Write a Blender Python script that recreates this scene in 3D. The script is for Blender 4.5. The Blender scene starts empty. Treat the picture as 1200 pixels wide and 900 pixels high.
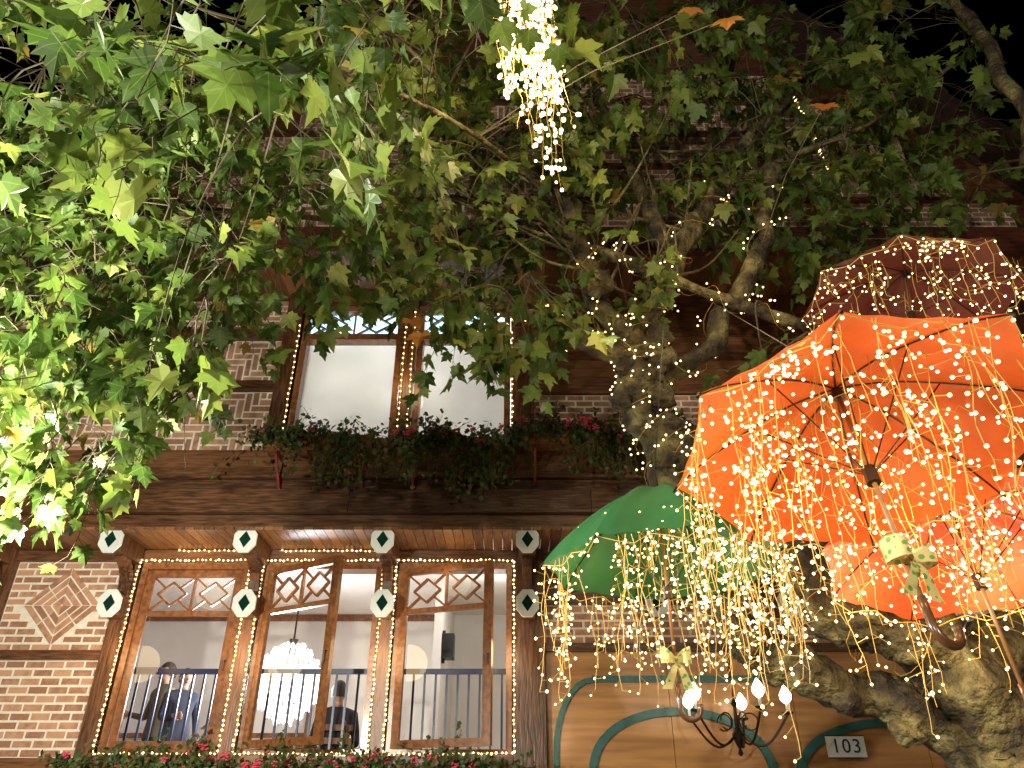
import bpy, math, random
from mathutils import Vector, Matrix, noise
random.seed(7)
R=random.random
def U(a,b): return a+(b-a)*R()
V=Vector
COL=bpy.context.scene.collection

# ---------------------------------------------------------------- mesh builder
def empty(name, parent=None, loc=(0,0,0)):
    o=bpy.data.objects.new(name,None); o.location=loc; COL.objects.link(o)
    if parent: o.parent=parent
    return o
ICO_V=[];ICO_F=[]
def _ico():
    import bmesh
    bm=bmesh.new(); bmesh.ops.create_icosphere(bm,subdivisions=1,radius=1)
    for v in bm.verts: ICO_V.append(v.co.copy())
    for f in bm.faces: ICO_F.append([v.index for v in f.verts])
    bm.free()
_ico()
class MB:
    def __init__(s,name,mat,parent=None,M=None,smooth=False):
        s.n=name;s.mat=mat;s.p=parent;s.v=[];s.f=[];s.M=M;s.smooth=smooth;s.uv=None
    def add(s,vs,fs):
        b=len(s.v)
        if s.M is not None: vs=[s.M@V(v) for v in vs]
        s.v.extend([tuple(v) for v in vs]); s.f.extend([[b+i for i in f] for f in fs])
    def box(s,x0,x1,y0,y1,z0,z1):
        s.add([(x0,y0,z0),(x1,y0,z0),(x1,y1,z0),(x0,y1,z0),(x0,y0,z1),(x1,y0,z1),(x1,y1,z1),(x0,y1,z1)],
              [(0,3,2,1),(4,5,6,7),(0,1,5,4),(1,2,6,5),(2,3,7,6),(3,0,4,7)])
    def bar(s,p,q,w,t,n=(0,-1,0)):
        p=V(p);q=V(q);d=(q-p).normalized();n=V(n);n=(n-d*n.dot(d)).normalized();x=d.cross(n)
        vs=[]
        for c in(p,q):
            for a,b in((-1,-1),(1,-1),(1,1),(-1,1)): vs.append(c+x*a*w/2+n*b*t/2)
        s.add(vs,[(3,2,1,0),(4,5,6,7),(0,1,5,4),(1,2,6,5),(2,3,7,6),(3,0,4,7)])
    def tube(s,pts,rad,sides=8,nz=0,cap=True):
        pts=[V(p) for p in pts]; n=len(pts)
        if not hasattr(rad,'__len__'): rad=[rad]*n
        vs=[];fs=[];up=None
        for i in range(n):
            d=(pts[min(i+1,n-1)]-pts[max(i-1,0)])
            if d.length<1e-9: d=V((0,0,1))
            d.normalize()
            if up is None: up=V((0,0,1)) if abs(d.z)<.9 else V((1,0,0))
            x=(up-d*up.dot(d))
            if x.length<1e-6: x=d.orthogonal()
            x.normalize(); up=x; y=d.cross(x)
            for k in range(sides):
                a=2*math.pi*k/sides; o=x*math.cos(a)+y*math.sin(a); r=rad[i]
                if nz:
                    q=pts[i]+o*r
                    r*=1+nz*(noise.noise(q*5)+.6*noise.noise(q*13)+.4*noise.noise(q*30))
                vs.append(pts[i]+o*r)
            if i:
                for k in range(sides):
                    k2=(k+1)%sides
                    fs.append(((i-1)*sides+k,(i-1)*sides+k2,i*sides+k2,i*sides+k))
        if cap:
            fs.append(tuple(range(sides))[::-1]); fs.append(tuple((n-1)*sides+k for k in range(sides)))
        s.add(vs,fs)
    def ball(s,c,r,sc=(1,1,1)):
        c=V(c); s.add([c+V((v.x*r*sc[0],v.y*r*sc[1],v.z*r*sc[2])) for v in ICO_V],ICO_F)
    def lathe(s,prof,c=(0,0,0),seg=16):
        vs=[];fs=[];c=V(c)
        for i,(r,z) in enumerate(prof):
            for k in range(seg):
                a=2*math.pi*k/seg; vs.append(c+V((r*math.cos(a),r*math.sin(a),z)))
            if i:
                for k in range(seg):
                    k2=(k+1)%seg; fs.append(((i-1)*seg+k,(i-1)*seg+k2,i*seg+k2,i*seg+k))
        s.add(vs,fs)
    def prism(s,poly,y0,y1):   # polygon in XZ
        n=len(poly); vs=[(x,y0,z) for x,z in poly]+[(x,y1,z) for x,z in poly]
        fs=[tuple(range(n)),tuple(range(n,2*n))[::-1]]+[(i,i+n,(i+1)%n+n,(i+1)%n) for i in range(n)]
        s.add(vs,fs)
    def build(s):
        me=bpy.data.meshes.new(s.n); me.from_pydata(s.v,[],s.f)
        if s.uv:
            l=me.uv_layers.new(name='UVMap')
            data=[]
            for lp in me.loops: data.extend(s.uv[lp.vertex_index])
            l.data.foreach_set('uv',data)
        if s.smooth: me.polygons.foreach_set('use_smooth',[True]*len(me.polygons))
        me.materials.append(s.mat); me.update()
        o=bpy.data.objects.new(s.n,me); COL.objects.link(o)
        if s.p: o.parent=s.p
        return o
# ---------------------------------------------------------------- materials
def base(name):
    m=bpy.data.materials.new(name); m.use_nodes=True; nt=m.node_tree
    return m,nt,nt.nodes['Principled BSDF'],nt.nodes['Material Output']
def N(nt,t,**k):
    n=nt.nodes.new(t)
    for a,b in k.items(): setattr(n,a,b)
    return n
def mat(name,c1,c2=None,rough=.6,scale=(1,1,1),ns=6,bump=.2,metal=0,coat=0,detail=3,transl=0,island=0):
    m,nt,p,o=base(name); L=nt.links.new
    c2=c2 or tuple(x*.6 for x in c1)
    tc=N(nt,'ShaderNodeTexCoord'); mp=N(nt,'ShaderNodeMapping'); mp.inputs['Scale'].default_value=scale
    no=N(nt,'ShaderNodeTexNoise'); no.inputs['Scale'].default_value=ns; no.inputs['Detail'].default_value=detail
    L(tc.outputs['Object'],mp.inputs[0]); L(mp.outputs[0],no.inputs['Vector'])
    r=N(nt,'ShaderNodeValToRGB'); r.color_ramp.elements[0].position=.3; r.color_ramp.elements[1].position=.7
    r.color_ramp.elements[0].color=(*c2,1); r.color_ramp.elements[1].color=(*c1,1)
    if island:
        ge=N(nt,'ShaderNodeNewGeometry'); ma=N(nt,'ShaderNodeMath',operation='MULTIPLY_ADD')
        L(ge.outputs['Random Per Island'],ma.inputs[0]); ma.inputs[1].default_value=island
        su=N(nt,'ShaderNodeMath',operation='SUBTRACT'); L(no.outputs[0],su.inputs[0]); su.inputs[1].default_value=island/2
        L(su.outputs[0],ma.inputs[2]); L(ma.outputs[0],r.inputs[0])
    else: L(no.outputs[0],r.inputs[0])
    L(r.outputs[0],p.inputs['Base Color'])
    p.inputs['Roughness'].default_value=rough; p.inputs['Metallic'].default_value=metal
    if coat:
        p.inputs['Coat Weight'].default_value=coat; p.inputs['Coat Roughness'].default_value=.15
    if bump:
        b=N(nt,'ShaderNodeBump'); b.inputs['Strength'].default_value=bump; b.inputs['Distance'].default_value=.01
        L(no.outputs[0],b.inputs['Height']); L(b.outputs[0],p.inputs['Normal'])
    if transl:
        t=N(nt,'ShaderNodeBsdfTranslucent'); L(r.outputs[0],t.inputs[0]); mx=N(nt,'ShaderNodeMixShader'); mx.inputs[0].default_value=transl
        L(p.outputs[0],mx.inputs[1]); L(t.outputs[0],mx.inputs[2]); L(mx.outputs[0],o.inputs[0])
    return m
def emit(name,c,s,sample=False):
    m=bpy.data.materials.new(name); m.use_nodes=True; nt=m.node_tree; nt.nodes.clear()
    e=N(nt,'ShaderNodeEmission'); e.inputs[0].default_value=(*c,1); e.inputs[1].default_value=s
    o=N(nt,'ShaderNodeOutputMaterial'); nt.links.new(e.outputs[0],o.inputs[0])
    if not sample: m.cycles.emission_sampling='NONE'
    return m
def glassm(name,refl=.1,c=(1,1,1)):
    m=bpy.data.materials.new(name); m.use_nodes=True; nt=m.node_tree; nt.nodes.clear()
    t=N(nt,'ShaderNodeBsdfTransparent'); t.inputs[0].default_value=(*c,1)
    g=N(nt,'ShaderNodeBsdfGlossy'); g.inputs['Roughness'].default_value=.03
    x=N(nt,'ShaderNodeMixShader'); x.inputs[0].default_value=refl; o=N(nt,'ShaderNodeOutputMaterial')
    nt.links.new(t.outputs[0],x.inputs[1]); nt.links.new(g.outputs[0],x.inputs[2]); nt.links.new(x.outputs[0],o.inputs[0]); return m
woodH=mat('dark_wood_h',(.20,.085,.036),(.05,.019,.008),.4,(1,9,9),5,.4,island=.35)
woodV=mat('dark_wood_v',(.19,.078,.033),(.05,.019,.008),.4,(9,9,1),5,.4,island=.35)
boardM=mat('soffit_boards',(.30,.135,.055),(.13,.052,.02),.42,(8,1,8),6,.3,island=.45)
boardX=mat('wall_boards',(.26,.11,.045),(.10,.038,.016),.45,(1,8,8),6,.3,island=.35)
frameM=mat('varnished_frame',(.28,.11,.038),(.12,.042,.014),.35,(6,6,6),4,.15,coat=.3)
plyM=mat('varnished_panel',(.56,.28,.10),(.32,.14,.045),.38,(.5,3,7),2.2,.1)
brickM=mat('brick',(.54,.29,.18),(.32,.15,.09),.85,(1,1,1),14,.5,island=.6)
mortarM=mat('mortar',(.84,.78,.67),(.70,.63,.52),.9,(1,1,1),20,.4)
tealM=mat('teal_paint',(.035,.15,.14),(.02,.09,.09),.45,(1,1,1),8,.1)
whiteM=mat('white_paint',(.82,.84,.80),(.72,.74,.70),.5,(1,1,1),8,.1)
greenP=mat('green_paint',(.008,.04,.03),None,.9,bump=0)
greenP.node_tree.nodes['Principled BSDF'].inputs['Specular IOR Level'].default_value=0
roofM=mat('roof_tiles',(.05,.020,.014),(.02,.008,.006),.8,(1,1,1),9,.5)
plaster=mat('interior_plaster',(.78,.76,.72),(.70,.68,.63),.9,(1,1,1),3,.05)
navy=mat('navy_paint',(.015,.03,.12),None,.35)
iron=mat('wrought_iron',(.05,.03,.02),None,.4,metal=.6)
redIron=mat('red_iron',(.30,.03,.02),None,.45)
black=mat('black_metal',(.02,.02,.02),None,.4)
ground=mat('paving',(.14,.13,.12),(.07,.065,.06),.85,(1,1,1),4,.4)
kerbM=mat('kerb_stone',(.3,.29,.27),(.2,.19,.18),.85,(1,1,1),9,.4)
wireM=mat('yellow_wire',(.62,.40,.09),(.48,.29,.06),.5,bump=0)
bulbM=emit('warm_bulb',(1,.74,.33),5.0)
bulbHot=emit('candle_bulb',(1,.86,.6),14)
coldM=emit('crystal_light',(.92,.96,1),5)
glass=glassm('window_glass',.07)
stain=emit('stained_glow_glass',(.45,.85,1),2.6)  # panes emit by themselves, standing in for room light behind the glass
blind=mat('roller_blind',(.80,.80,.78),(.70,.70,.68),.9,(1,1,1),2,.05,transl=.5)

def bark():
    m,nt,p,o=base('plane_bark'); L=nt.links.new
    tc=N(nt,'ShaderNodeTexCoord'); a=N(nt,'ShaderNodeTexNoise'); a.inputs['Scale'].default_value=7; a.inputs['Detail'].default_value=5
    L(tc.outputs['Object'],a.inputs['Vector'])
    r=N(nt,'ShaderNodeValToRGB'); e=r.color_ramp.elements
    e[0].position=.36;e[0].color=(.016,.010,.005,1); e[1].position=.70;e[1].color=(.21,.18,.075,1)
    k=e.new(.53);k.color=(.072,.056,.020,1)
    L(a.outputs[0],r.inputs[0]); L(r.outputs[0],p.inputs['Base Color'])
    w=N(nt,'ShaderNodeTexNoise'); w.inputs['Scale'].default_value=22;w.inputs['Detail'].default_value=5
    L(tc.outputs['Object'],w.inputs['Vector'])
    bu=N(nt,'ShaderNodeBump'); bu.inputs['Strength'].default_value=1; bu.inputs['Distance'].default_value=.06
    L(w.outputs[0],bu.inputs['Height']); L(bu.outputs[0],p.inputs['Normal']); p.inputs['Roughness'].default_value=.75
    return m
barkM=bark()
twigM=mat('twig_bark',(.11,.085,.045),(.05,.035,.018),.7,bump=0)
def leafmat(name,stops,tr=.4):
    m,nt,p,o=base(name); L=nt.links.new
    g=N(nt,'ShaderNodeNewGeometry'); r=N(nt,'ShaderNodeValToRGB'); r.color_ramp.interpolation='LINEAR'
    e=r.color_ramp.elements; e[0].position=stops[0][0]; e[0].color=(*stops[0][1],1); e[1].position=stops[-1][0]; e[1].color=(*stops[-1][1],1)
    for q,c in stops[1:-1]:
        k=e.new(q); k.color=(*c,1)
    L(g.outputs['Random Per Island'],r.inputs[0])
    uv=N(nt,'ShaderNodeUVMap'); sp=N(nt,'ShaderNodeSeparateXYZ'); L(uv.outputs[0],sp.inputs[0])
    def M(op,a,b=None):
        n=N(nt,'ShaderNodeMath',operation=op)
        for i,x in enumerate((a,b)):
            if x is None: continue
            if isinstance(x,(int,float)): n.inputs[i].default_value=x
            else: L(x,n.inputs[i])
        return n.outputs[0]
    ax=M('ABSOLUTE',sp.outputs[0]); y=sp.outputs[1]
    d2=M('ABSOLUTE',M('SUBTRACT',M('MULTIPLY',ax,.6),M('MULTIPLY',y,.8)))
    d3=M('ABSOLUTE',M('SUBTRACT',M('MULTIPLY',ax,.75),M('MULTIPLY',M('SUBTRACT',y,.42),.66)))
    mn=M('MINIMUM',M('MINIMUM',ax,d2),d3); vv=M('LESS_THAN',mn,.012)
    mx=N(nt,'ShaderNodeMixRGB'); L(M('MULTIPLY',vv,.4),mx.inputs[0]); L(r.outputs[0],mx.inputs[1]); mx.inputs[2].default_value=(.20,.25,.08,1)
    L(mx.outputs[0],p.inputs['Base Color']); p.inputs['Roughness'].default_value=.5
    t=N(nt,'ShaderNodeBsdfTranslucent'); L(mx.outputs[0],t.inputs[0]); x=N(nt,'ShaderNodeMixShader'); x.inputs[0].default_value=tr
    L(p.outputs[0],x.inputs[1]); L(t.outputs[0],x.inputs[2]); L(x.outputs[0],o.inputs[0]); return m
leafM=leafmat('plane_leaf',[(0,(.035,.072,.012)),(.4,(.075,.130,.020)),(.8,(.15,.21,.035)),(.975,(.22,.26,.05)),(.995,(.26,.17,.03))])
autM=leafmat('autumn_leaf',[(0,(.5,.16,.03)),(1,(.6,.25,.05))])
gerM=leafmat('geranium_leaf',[(0,(.03,.055,.012)),(.6,(.06,.11,.025)),(.8,(.12,.10,.035)),(1,(.15,.08,.035))],.25)
petM=mat('geranium_petal',(.75,.08,.16),(.55,.03,.08),.6,(1,1,1),20,0)

def light(name,loc,power,c=(1,.8,.5),r=.04,parent=None):
    l=bpy.data.lights.new(name,'POINT'); l.energy=power; l.color=c; l.shadow_soft_size=r
    o=bpy.data.objects.new(name,l); o.location=loc; COL.objects.link(o)
    if parent: o.parent=parent
    return o
WARM=(1,.72,.38)
# ---------------------------------------------------------------- world
w=bpy.data.worlds.new('World'); bpy.context.scene.world=w; w.use_nodes=True
nt=w.node_tree; bg=nt.nodes['Background']; sk=N(nt,'ShaderNodeTexSky'); sk.sky_type='NISHITA'; sk.sun_disc=False
sk.sun_elevation=math.radians(-6); sk.sun_rotation=math.radians(200); nt.links.new(sk.outputs[0],bg.inputs[0]); bg.inputs[1].default_value=.02
sl=bpy.data.lights.new('moon','SUN'); sl.energy=.01; sl.angle=math.radians(.5); so=bpy.data.objects.new('moon',sl); COL.objects.link(so)
so.rotation_euler=(math.radians(40),0,math.radians(20))
# ---------------------------------------------------------------- ground
g=MB('ground',ground); g.add([(-200,-200,0),(200,-200,0),(200,200,0),(-200,200,0)],[(0,1,2,3)]); g.build()
k=MB('pavement',kerbM); k.box(-12,14,5.6,8.0,.0,.13); k.build()
# ================================================================= BUILDING
B=empty('half_timbered_building')
wh=MB('timber_horizontal',woodH,B); wv=MB('timber_vertical',woodV,B)
br=MB('bricks',brickM,B); mo=MB('mortar_panels',mortarM,B); core=MB('wall_core',woodH,B)
def brick_box(x0,x1,z0,z1,y):
    j=.002
    br.box(x0+U(-j,j),x1+U(-j,j),y-.006+U(-.002,.002),y+.01,z0+U(-j,j),z1+U(-j,j))
def panel(x0,x1,z0,z1,y,pat='run',bl=.20,bh=.078,m=.023,skip=None):
    mo.box(x0,x1,y,y+.05,z0,z1)
    if pat=='run':
        nr=max(1,round((z1-z0)/bh)); h=(z1-z0)/nr
        for r in range(nr):
            x=x0-(bl/2 if r%2 else 0)
            while x<x1:
                a=max(x+m/2,x0+m/2); b=min(x+bl-m/2,x1-m/2)
                if b-a>.02 and not(skip and skip((a+b)/2,z0+(r+.5)*h)): brick_box(a,b,z0+r*h+m/2,z0+(r+1)*h-m/2,y)
                x+=bl
    else:   # right-angle herringbone: 3:1 bricks stepping in X/Z
        u=bh; n=3
        for i in range(-4,int((x1-x0)/u)+3):
            for j in range(-4,int((z1-z0)/u)+3):
                k=(i-j)%(2*n)
                if k==0: q=(i,i+n,j,j+1)
                elif k==n*2-1: q=(i,i+1,j,j+n)
                else: continue
                X0=x0+q[0]*u;X1=x0+q[1]*u;Z0=z0+q[2]*u;Z1=z0+q[3]*u
                a,b=max(X0,x0)+m/2,min(X1,x1)-m/2; c,d=max(Z0,z0)+m/2,min(Z1,z1)-m/2
                if b-a>.02 and d-c>.02: brick_box(a,b,c,d,y)
# ---- ground storey (wall plane y=8)
core.box(-6.6,-3.95,8.06,8.2,0,4.1); core.box(.0,8.2,8.06,8.2,0,4.1); core.box(-3.95,0,8.06,8.2,0,2.08); core.box(-3.95,0,8.06,8.2,3.97,4.1)
for x,wd in((-5.42,.2),(-4.05,.17),(-2.70,.15),(-1.29,.15),(.17,.32)): wv.box(x-wd/2,x+wd/2,7.88,8.08,0,4.10)
wh.box(-5.32,-4.135,7.93,8.06,2.98,3.07); wh.box(-5.32,-4.135,7.93,8.06,3.99,4.10); wh.box(-5.32,-4.135,7.93,8.06,1.98,2.09)
for a,b in((-3.965,-2.775),(-2.625,-1.365),(-1.215,.01)):
    wh.box(a,b,7.92,8.07,3.96,4.10); wh.box(a,b,7.86,8.2,2.0,2.10)
cx,cz=-4.73,3.53
panel(-5.32,-4.135,3.07,3.99,8.0,skip=lambda x,z:abs(x-cx)+abs(z-cz)<.43); panel(-5.32,-4.135,2.09,2.98,8.0); panel(-6.6,-5.52,2.09,3.99,8.0)
panel(-6.6,-4.14,.3,1.98,8.0); panel(-3.96,-.0,.3,2.0,8.0)
def dquad(p0,p1,p2,p3,y): br.add([(p0[0],y-.007,p0[1]),(p1[0],y-.007,p1[1]),(p2[0],y-.007,p2[1]),(p3[0],y-.007,p3[1])]+[(q[0],y+.01,q[1]) for q in(p0,p1,p2,p3)],[(0,1,2,3),(0,4,5,1),(1,5,6,2),(2,6,7,3),(3,7,4,0)])
for so_,si_ in((.40,.325),(.30,.225),(.20,.125),(.10,.015)):
    dirs=[(-1,0),(0,-1),(1,0),(0,1)]
    for i in range(4):
        a=dirs[i];b=dirs[(i+1)%4]; n=2 if so_>.15 else 1
        for j in range(n):
            t0=(j+.03)/n;t1=(j+.97)/n
            f=lambda s,t:(cx+s*(a[0]*(1-t)+b[0]*t),cz+s*(a[1]*(1-t)+b[1]*t))
            dquad(f(so_,t0),f(so_,t1),f(si_,t1),f(si_,t0),8.0)
panel(.34,8.0,3.14,3.53,8.0,'run',.2,.078)
wh.box(.33,8.2,7.95,8.06,3.53,4.10); wh.box(.33,8.2,7.93,8.06,3.06,3.14)
pl=MB('shopfront_panelling',plyM,B)
x=.34
while x<8: pl.box(x+.003,x+1.217,8.0,8.05,.2,3.06); x+=1.22
pl.build()
te=MB('teal_moulding',tealM,B)
te.box(.80,7.6,7.965,8.0,2.77,2.83)
def arch(c,hw,top,zb,wd):
    pts=[]
    for i in range(25):
        a=math.pi*i/24; pts.append(V((c-hw*math.cos(a),7.98,zb+(top-zb)*math.sin(a)**.8)))
    pts=[V((c-hw,7.98,.3))]+pts+[V((c+hw,7.98,.3))]
    for a,b in zip(pts,pts[1:]): te.bar(a,b,wd,.04)
arch(1.62,.86,2.50,1.9,.075); arch(3.65,.95,2.40,1.8,.075); arch(5.8,.95,2.5,1.8,.075)
te.bar((.42,7.98,.3),(.42,7.98,2.1),.05,.03)
for i in range(8):
    a0=math.pi/2*i/8;a1=math.pi/2*(i+1)/8
    te.bar((.80-.38*math.cos(a0),7.978,2.1+.69*math.sin(a0)),(.80-.38*math.cos(a1),7.978,2.1+.69*math.sin(a1)),.05,.03)
te.build()
# ---- first jetty
sof=MB('soffit_boards',boardM,B)
x=-6.6
while x<8.1:
    sof.box(x+.003,x+.097,7.28,8.05,4.11,4.14); x+=.1
sof.build()
oct_w=MB('octagon_plates',whiteM,B); oct_g=MB('octagon_diamonds',greenP,B)
def octp(x,z,y,r=.125):
    p=[];c=r*.42
    for a,b in((r,c),(c,r),(-c,r),(-r,c),(-r,-c),(-c,-r),(c,-r),(r,-c)): p.append((x+a*.92,z+b*1.08))
    oct_w.prism(p[::-1],y-.022,y)
    q=[(x-.058,z),(x,z-.085),(x+.058,z),(x,z+.085)]
    oct_g.prism(q,y-.029,y-.0225)
for x in(-5.42,-4.03,-2.68,-1.30,.155,1.45,2.78,4.12,5.45,6.8):
    wv.box(x-.085,x+.085,7.33,7.88,3.93,4.105); octp(x,4.02,7.33)
    wv.box(x-.08,x+.08,7.62,7.9,3.36,3.56); octp(x,3.46,7.62)
    prev=None
    for i in range(7):
        a=math.pi/2*i/6; p=V((x,7.86-.30*(1-math.cos(a)),3.56+.38*math.sin(a)))
        if prev: wv.bar(prev,p,.1,.09,(0,-1,.3))
        prev=p
wh.box(-6.6,8.2,7.30,7.42,4.143,4.27)
x=-6.6
while x<8.2:
    x2=min(x+2.47,8.2); wh.box(x,x2-.006,7.22,7.42,4.275,4.52); wh.box(x+.3,min(x2+.3,8.2)-.005,7.30,7.5,4.685,4.80); x=x2
wh.box(-6.6,8.2,7.36,7.45,4.525,4.68); wh.box(-6.6,8.2,7.40,7.55,4.805,5.02)
core.box(-6.6,8.2,7.56,7.7,4.15,5.2)
core.box(-6.6,-2.45,7.56,7.7,5.2,7.14); core.box(.0,8.2,7.56,7.7,5.2,7.14); core.box(-2.45,0,7.56,7.7,7.0,7.14)
panel(-6.4,-2.72,5.07,5.82,7.5,'herring',.2,.082); panel(-6.4,-2.72,5.95,6.52,7.5,'herring'); panel(-6.4,-2.72,6.66,7.1,7.5,'run')
wh.box(-6.4,-2.72,7.44,7.55,5.825,5.945); wh.box(-6.4,-2.72,7.44,7.55,6.525,6.655); wh.box(-6.4,-2.72,7.44,7.55,5.02,5.065)
for x,wd in((-6.5,.2),(-2.62,.19),(-1.21,.16),(.1,.22),(3.3,.2),(6.2,.2)): wv.box(x-wd/2,x+wd/2,7.42,7.58,5.02,7.14)
panel(.22,3.19,5.40,5.78,7.5,'run'); panel(3.41,6.09,5.40,5.78,7.5,'run')
wb=MB('wall_boards',boardX,B)
for a,b in((.22,3.19),(3.41,6.09),(6.31,8.2)):
    z=5.80
    while z<7.1: wb.box(a,b,7.49+.004*math.sin(z*40),7.53,z,z+.108); z+=.112
    wb.box(a,b,7.47,7.54,5.03,5.39)
wb.build()
# ---- second jetty + gable
s2=MB('upper_soffit_boards',boardM,B)
x=-5.2
while x<8.1: s2.box(x+.003,x+.127,6.62,7.6,7.15,7.18); x+=.13
s2.build()
redw=mat('red_painted_timber',(.15,.045,.025),(.07,.02,.012),.5,(1,8,8),5,.25)
rt=MB('red_timber',redw,B)
rt.box(-5.4,8.2,6.56,6.66,7.12,7.30); rt.box(-5.2,8.2,6.62,6.8,7.30,7.52)
gx=lambda z:-5.6+(z-7.15)*.91
gw=MB('gable_wall',woodH,B); gw.prism([(-5.4,7.3),(8.2,7.3),(6.9,9.0),(.8,14.2)],6.86,7.0)
gw.build()
rows=[(7.62,8.05),(8.14,8.62),(8.72,9.20),(9.30,9.8),(9.9,10.4)]
for z0,z1 in rows:
    xl=gx(z1)+.35; xr=min(8,.8*2-gx(z1)-.3)
    rt.box(xl-.2,xr+.1,6.74,6.85,z1+.005,z1+.06)
    x=xl
    while x<xr-.3:
        x2=min(x+1.5,xr); panel(x+.06,x2-.06,z0,z1,6.8,'run' if int(x*3)%2 else 'herring'); wv.box(x-.055,x+.055,6.76,6.86,z0-.03,z1+.0); x+=1.5
rt.build()
rf=MB('roof',roofM,B)
A=V((-6.3,6.3,6.38));C=V((.8,6.3,14.2));Dp=V((8.4,6.3,6.0))
for a,b in((A,C),(C,Dp)):
    n=(b-a).normalized().cross(V((0,1,0)));
    if n.z<0:n=-n
    o=V((0,8,0)); rf.add([a,b,b+o,a+o,a+n*.16,b+n*.16,b+o+n*.16,a+o+n*.16],[(0,3,2,1),(4,5,6,7),(0,1,5,4),(1,2,6,5),(2,3,7,6),(3,0,4,7)])
rf.build()
core.box(-6.6,-6.5,8.2,14,0,7.1); core.box(8.1,8.2,8.2,14,0,7.1); core.box(-6.6,8.2,13.9,14,0,7.1)
# ---- interior room of the ground storey
rm=MB('dining_room_walls',plaster,B)
rm.box(-6.3,1.2,12,12.1,1.5,4.6); rm.box(-6.4,-6.3,8.2,12,1.5,4.6); rm.box(1.2,1.3,8.2,12,1.5,4.6); rm.box(-6.4,1.3,8.2,12.1,4.35,4.45)
rm.box(-1.0,-.9,9.9,12,1.5,4.35)
rm.build()
ib=MB('dining_room_trim',frameM,B); ib.box(-6.3,-1.0,11.95,11.998,2.45,2.53); ib.box(-6.3,-1.0,11.96,11.998,4.25,4.345)
for x in(-5.6,-3.4): ib.box(x-.45,x+.45,11.93,11.998,2.6,2.66); ib.box(x-.45,x+.45,11.93,11.998,3.5,3.56); ib.box(x-.45,x-.39,11.93,11.998,2.66,3.5); ib.box(x+.39,x+.45,11.93,11.998,2.66,3.5)
ib.build()
fl=MB('dining_room_floor',plyM,B); fl.box(-6.4,1.3,8.2,12.1,1.45,1.55); fl.build()
# ---- windows
fr=MB('window_frames',frameM,B); gl=MB('window_glass',glass,B)
def lattice(mb,M,x0,x1,z0,z1):
    old=mb.M; mb.M=M; mid=(x0+x1)/2
    mb.bar((mid,0,z0),(mid,0,z1),.022,.03)
    for a,b in((x0,mid),(mid,x1)):
        c=(a+b)/2;cz=(z0+z1)/2;rx=(b-a)*.34;rz=(z1-z0)*.34
        D=[(c-rx,cz),(c,cz+rz),(c+rx,cz),(c,cz-rz)]
        for i in range(4):
            p=D[i];q=D[(i+1)%4]; mb.bar((p[0],0,p[1]),(q[0],0,q[1]),.022,.03)
        for p,q in(((a,z1),0),((b,z1),1),((b,z0),2),((a,z0),3)):
            m=((D[q][0]+D[(q+1)%4][0])/2,(D[q][1]+D[(q+1)%4][1])/2)
            mb.bar((p[0],0,p[1]),(m[0],0,m[1]),.02,.028)
    mb.M=old
def casement(loc,ang,w,h,zl,par):
    e=empty('casement',par)
    M=Matrix.Translation(loc)@Matrix.Rotation(math.radians(ang),4,'Z')
    c=MB('sash',frameM,e,M); t=.07
    c.box(0,t,-.025,.025,0,h); c.box(w-t,w,-.025,.025,0,h); c.box(t,w-t,-.025,.025,0,t); c.box(t,w-t,-.025,.025,h-t,h); c.box(t,w-t,-.025,.025,zl-.025,zl+.025)
    c.box(t,t+.015,-.032,-.02,t,h-t);c.box(w-t-.015,w-t,-.032,-.02,t,h-t)
    lattice(c,M,t,w-t,zl+.025,h-t)
    c.build()
    q=MB('pane',glass,e,M); q.add([(t,0.002,t),(w-t,0.002,t),(w-t,0.002,h-t),(t,0.002,h-t)],[(0,1,2,3)]); q.build()
    hd=MB('handle',black,e,M); hd.tube([(w-.035,-.03,.8),(w-.035,-.07,.8),(w-.035,-.07,.7)],.008,6); hd.build()
wins=[(-3.93,-2.79),(-2.61,-1.38),(-1.20,.0)]
for a,b in wins:
    fr.box(a,a+.06,7.90,8.1,2.101,3.955); fr.box(b-.06,b,7.90,8.1,2.101,3.955); fr.box(a+.06,b-.06,7.90,8.1,3.89,3.955); fr.box(a+.06,b-.06,7.90,8.1,2.101,2.16)
casement((-3.87,7.96,2.165),0,1.02,1.72,1.27,B)
casement((-2.56,7.92,2.165),-31,1.0,1.72,1.27,B)
casement((-1.15,7.92,2.165),-20,1.02,1.72,1.27,B)
for a,b in((-2.50,-1.30),(-1.12,-.02)):
    fr.box(a,a+.07,7.46,7.6,5.15,7.0); fr.box(b-.07,b,7.46,7.6,5.15,7.0); fr.box(a+.07,b-.07,7.46,7.6,5.15,5.22)
    fr.box(a+.07,b-.07,7.46,7.6,6.52,6.6); fr.box(a+.07,b-.07,7.46,7.6,6.93,7.0)
    gl.add([(a+.07,7.53,5.22),(b-.07,7.53,5.22),(b-.07,7.53,6.52),(a+.07,7.53,6.52)],[(0,1,2,3)])
    lattice(fr,Matrix.Translation((0,7.52,0)),a+.07,b-.07,6.6,6.93)
fr.build(); gl.build()
wh.build(); wv.build(); br.build(); mo.build(); core.build(); oct_w.build(); oct_g.build()
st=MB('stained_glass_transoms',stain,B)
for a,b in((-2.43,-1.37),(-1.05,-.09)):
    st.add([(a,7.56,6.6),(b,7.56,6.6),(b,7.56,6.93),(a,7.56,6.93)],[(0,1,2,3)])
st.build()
bl=MB('roller_blinds',blind,B)
for a,b in((-2.5,-1.3),(-1.12,-.02)): bl.box(a,b,7.66,7.665,5.1,6.7)
bl.build()
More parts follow.
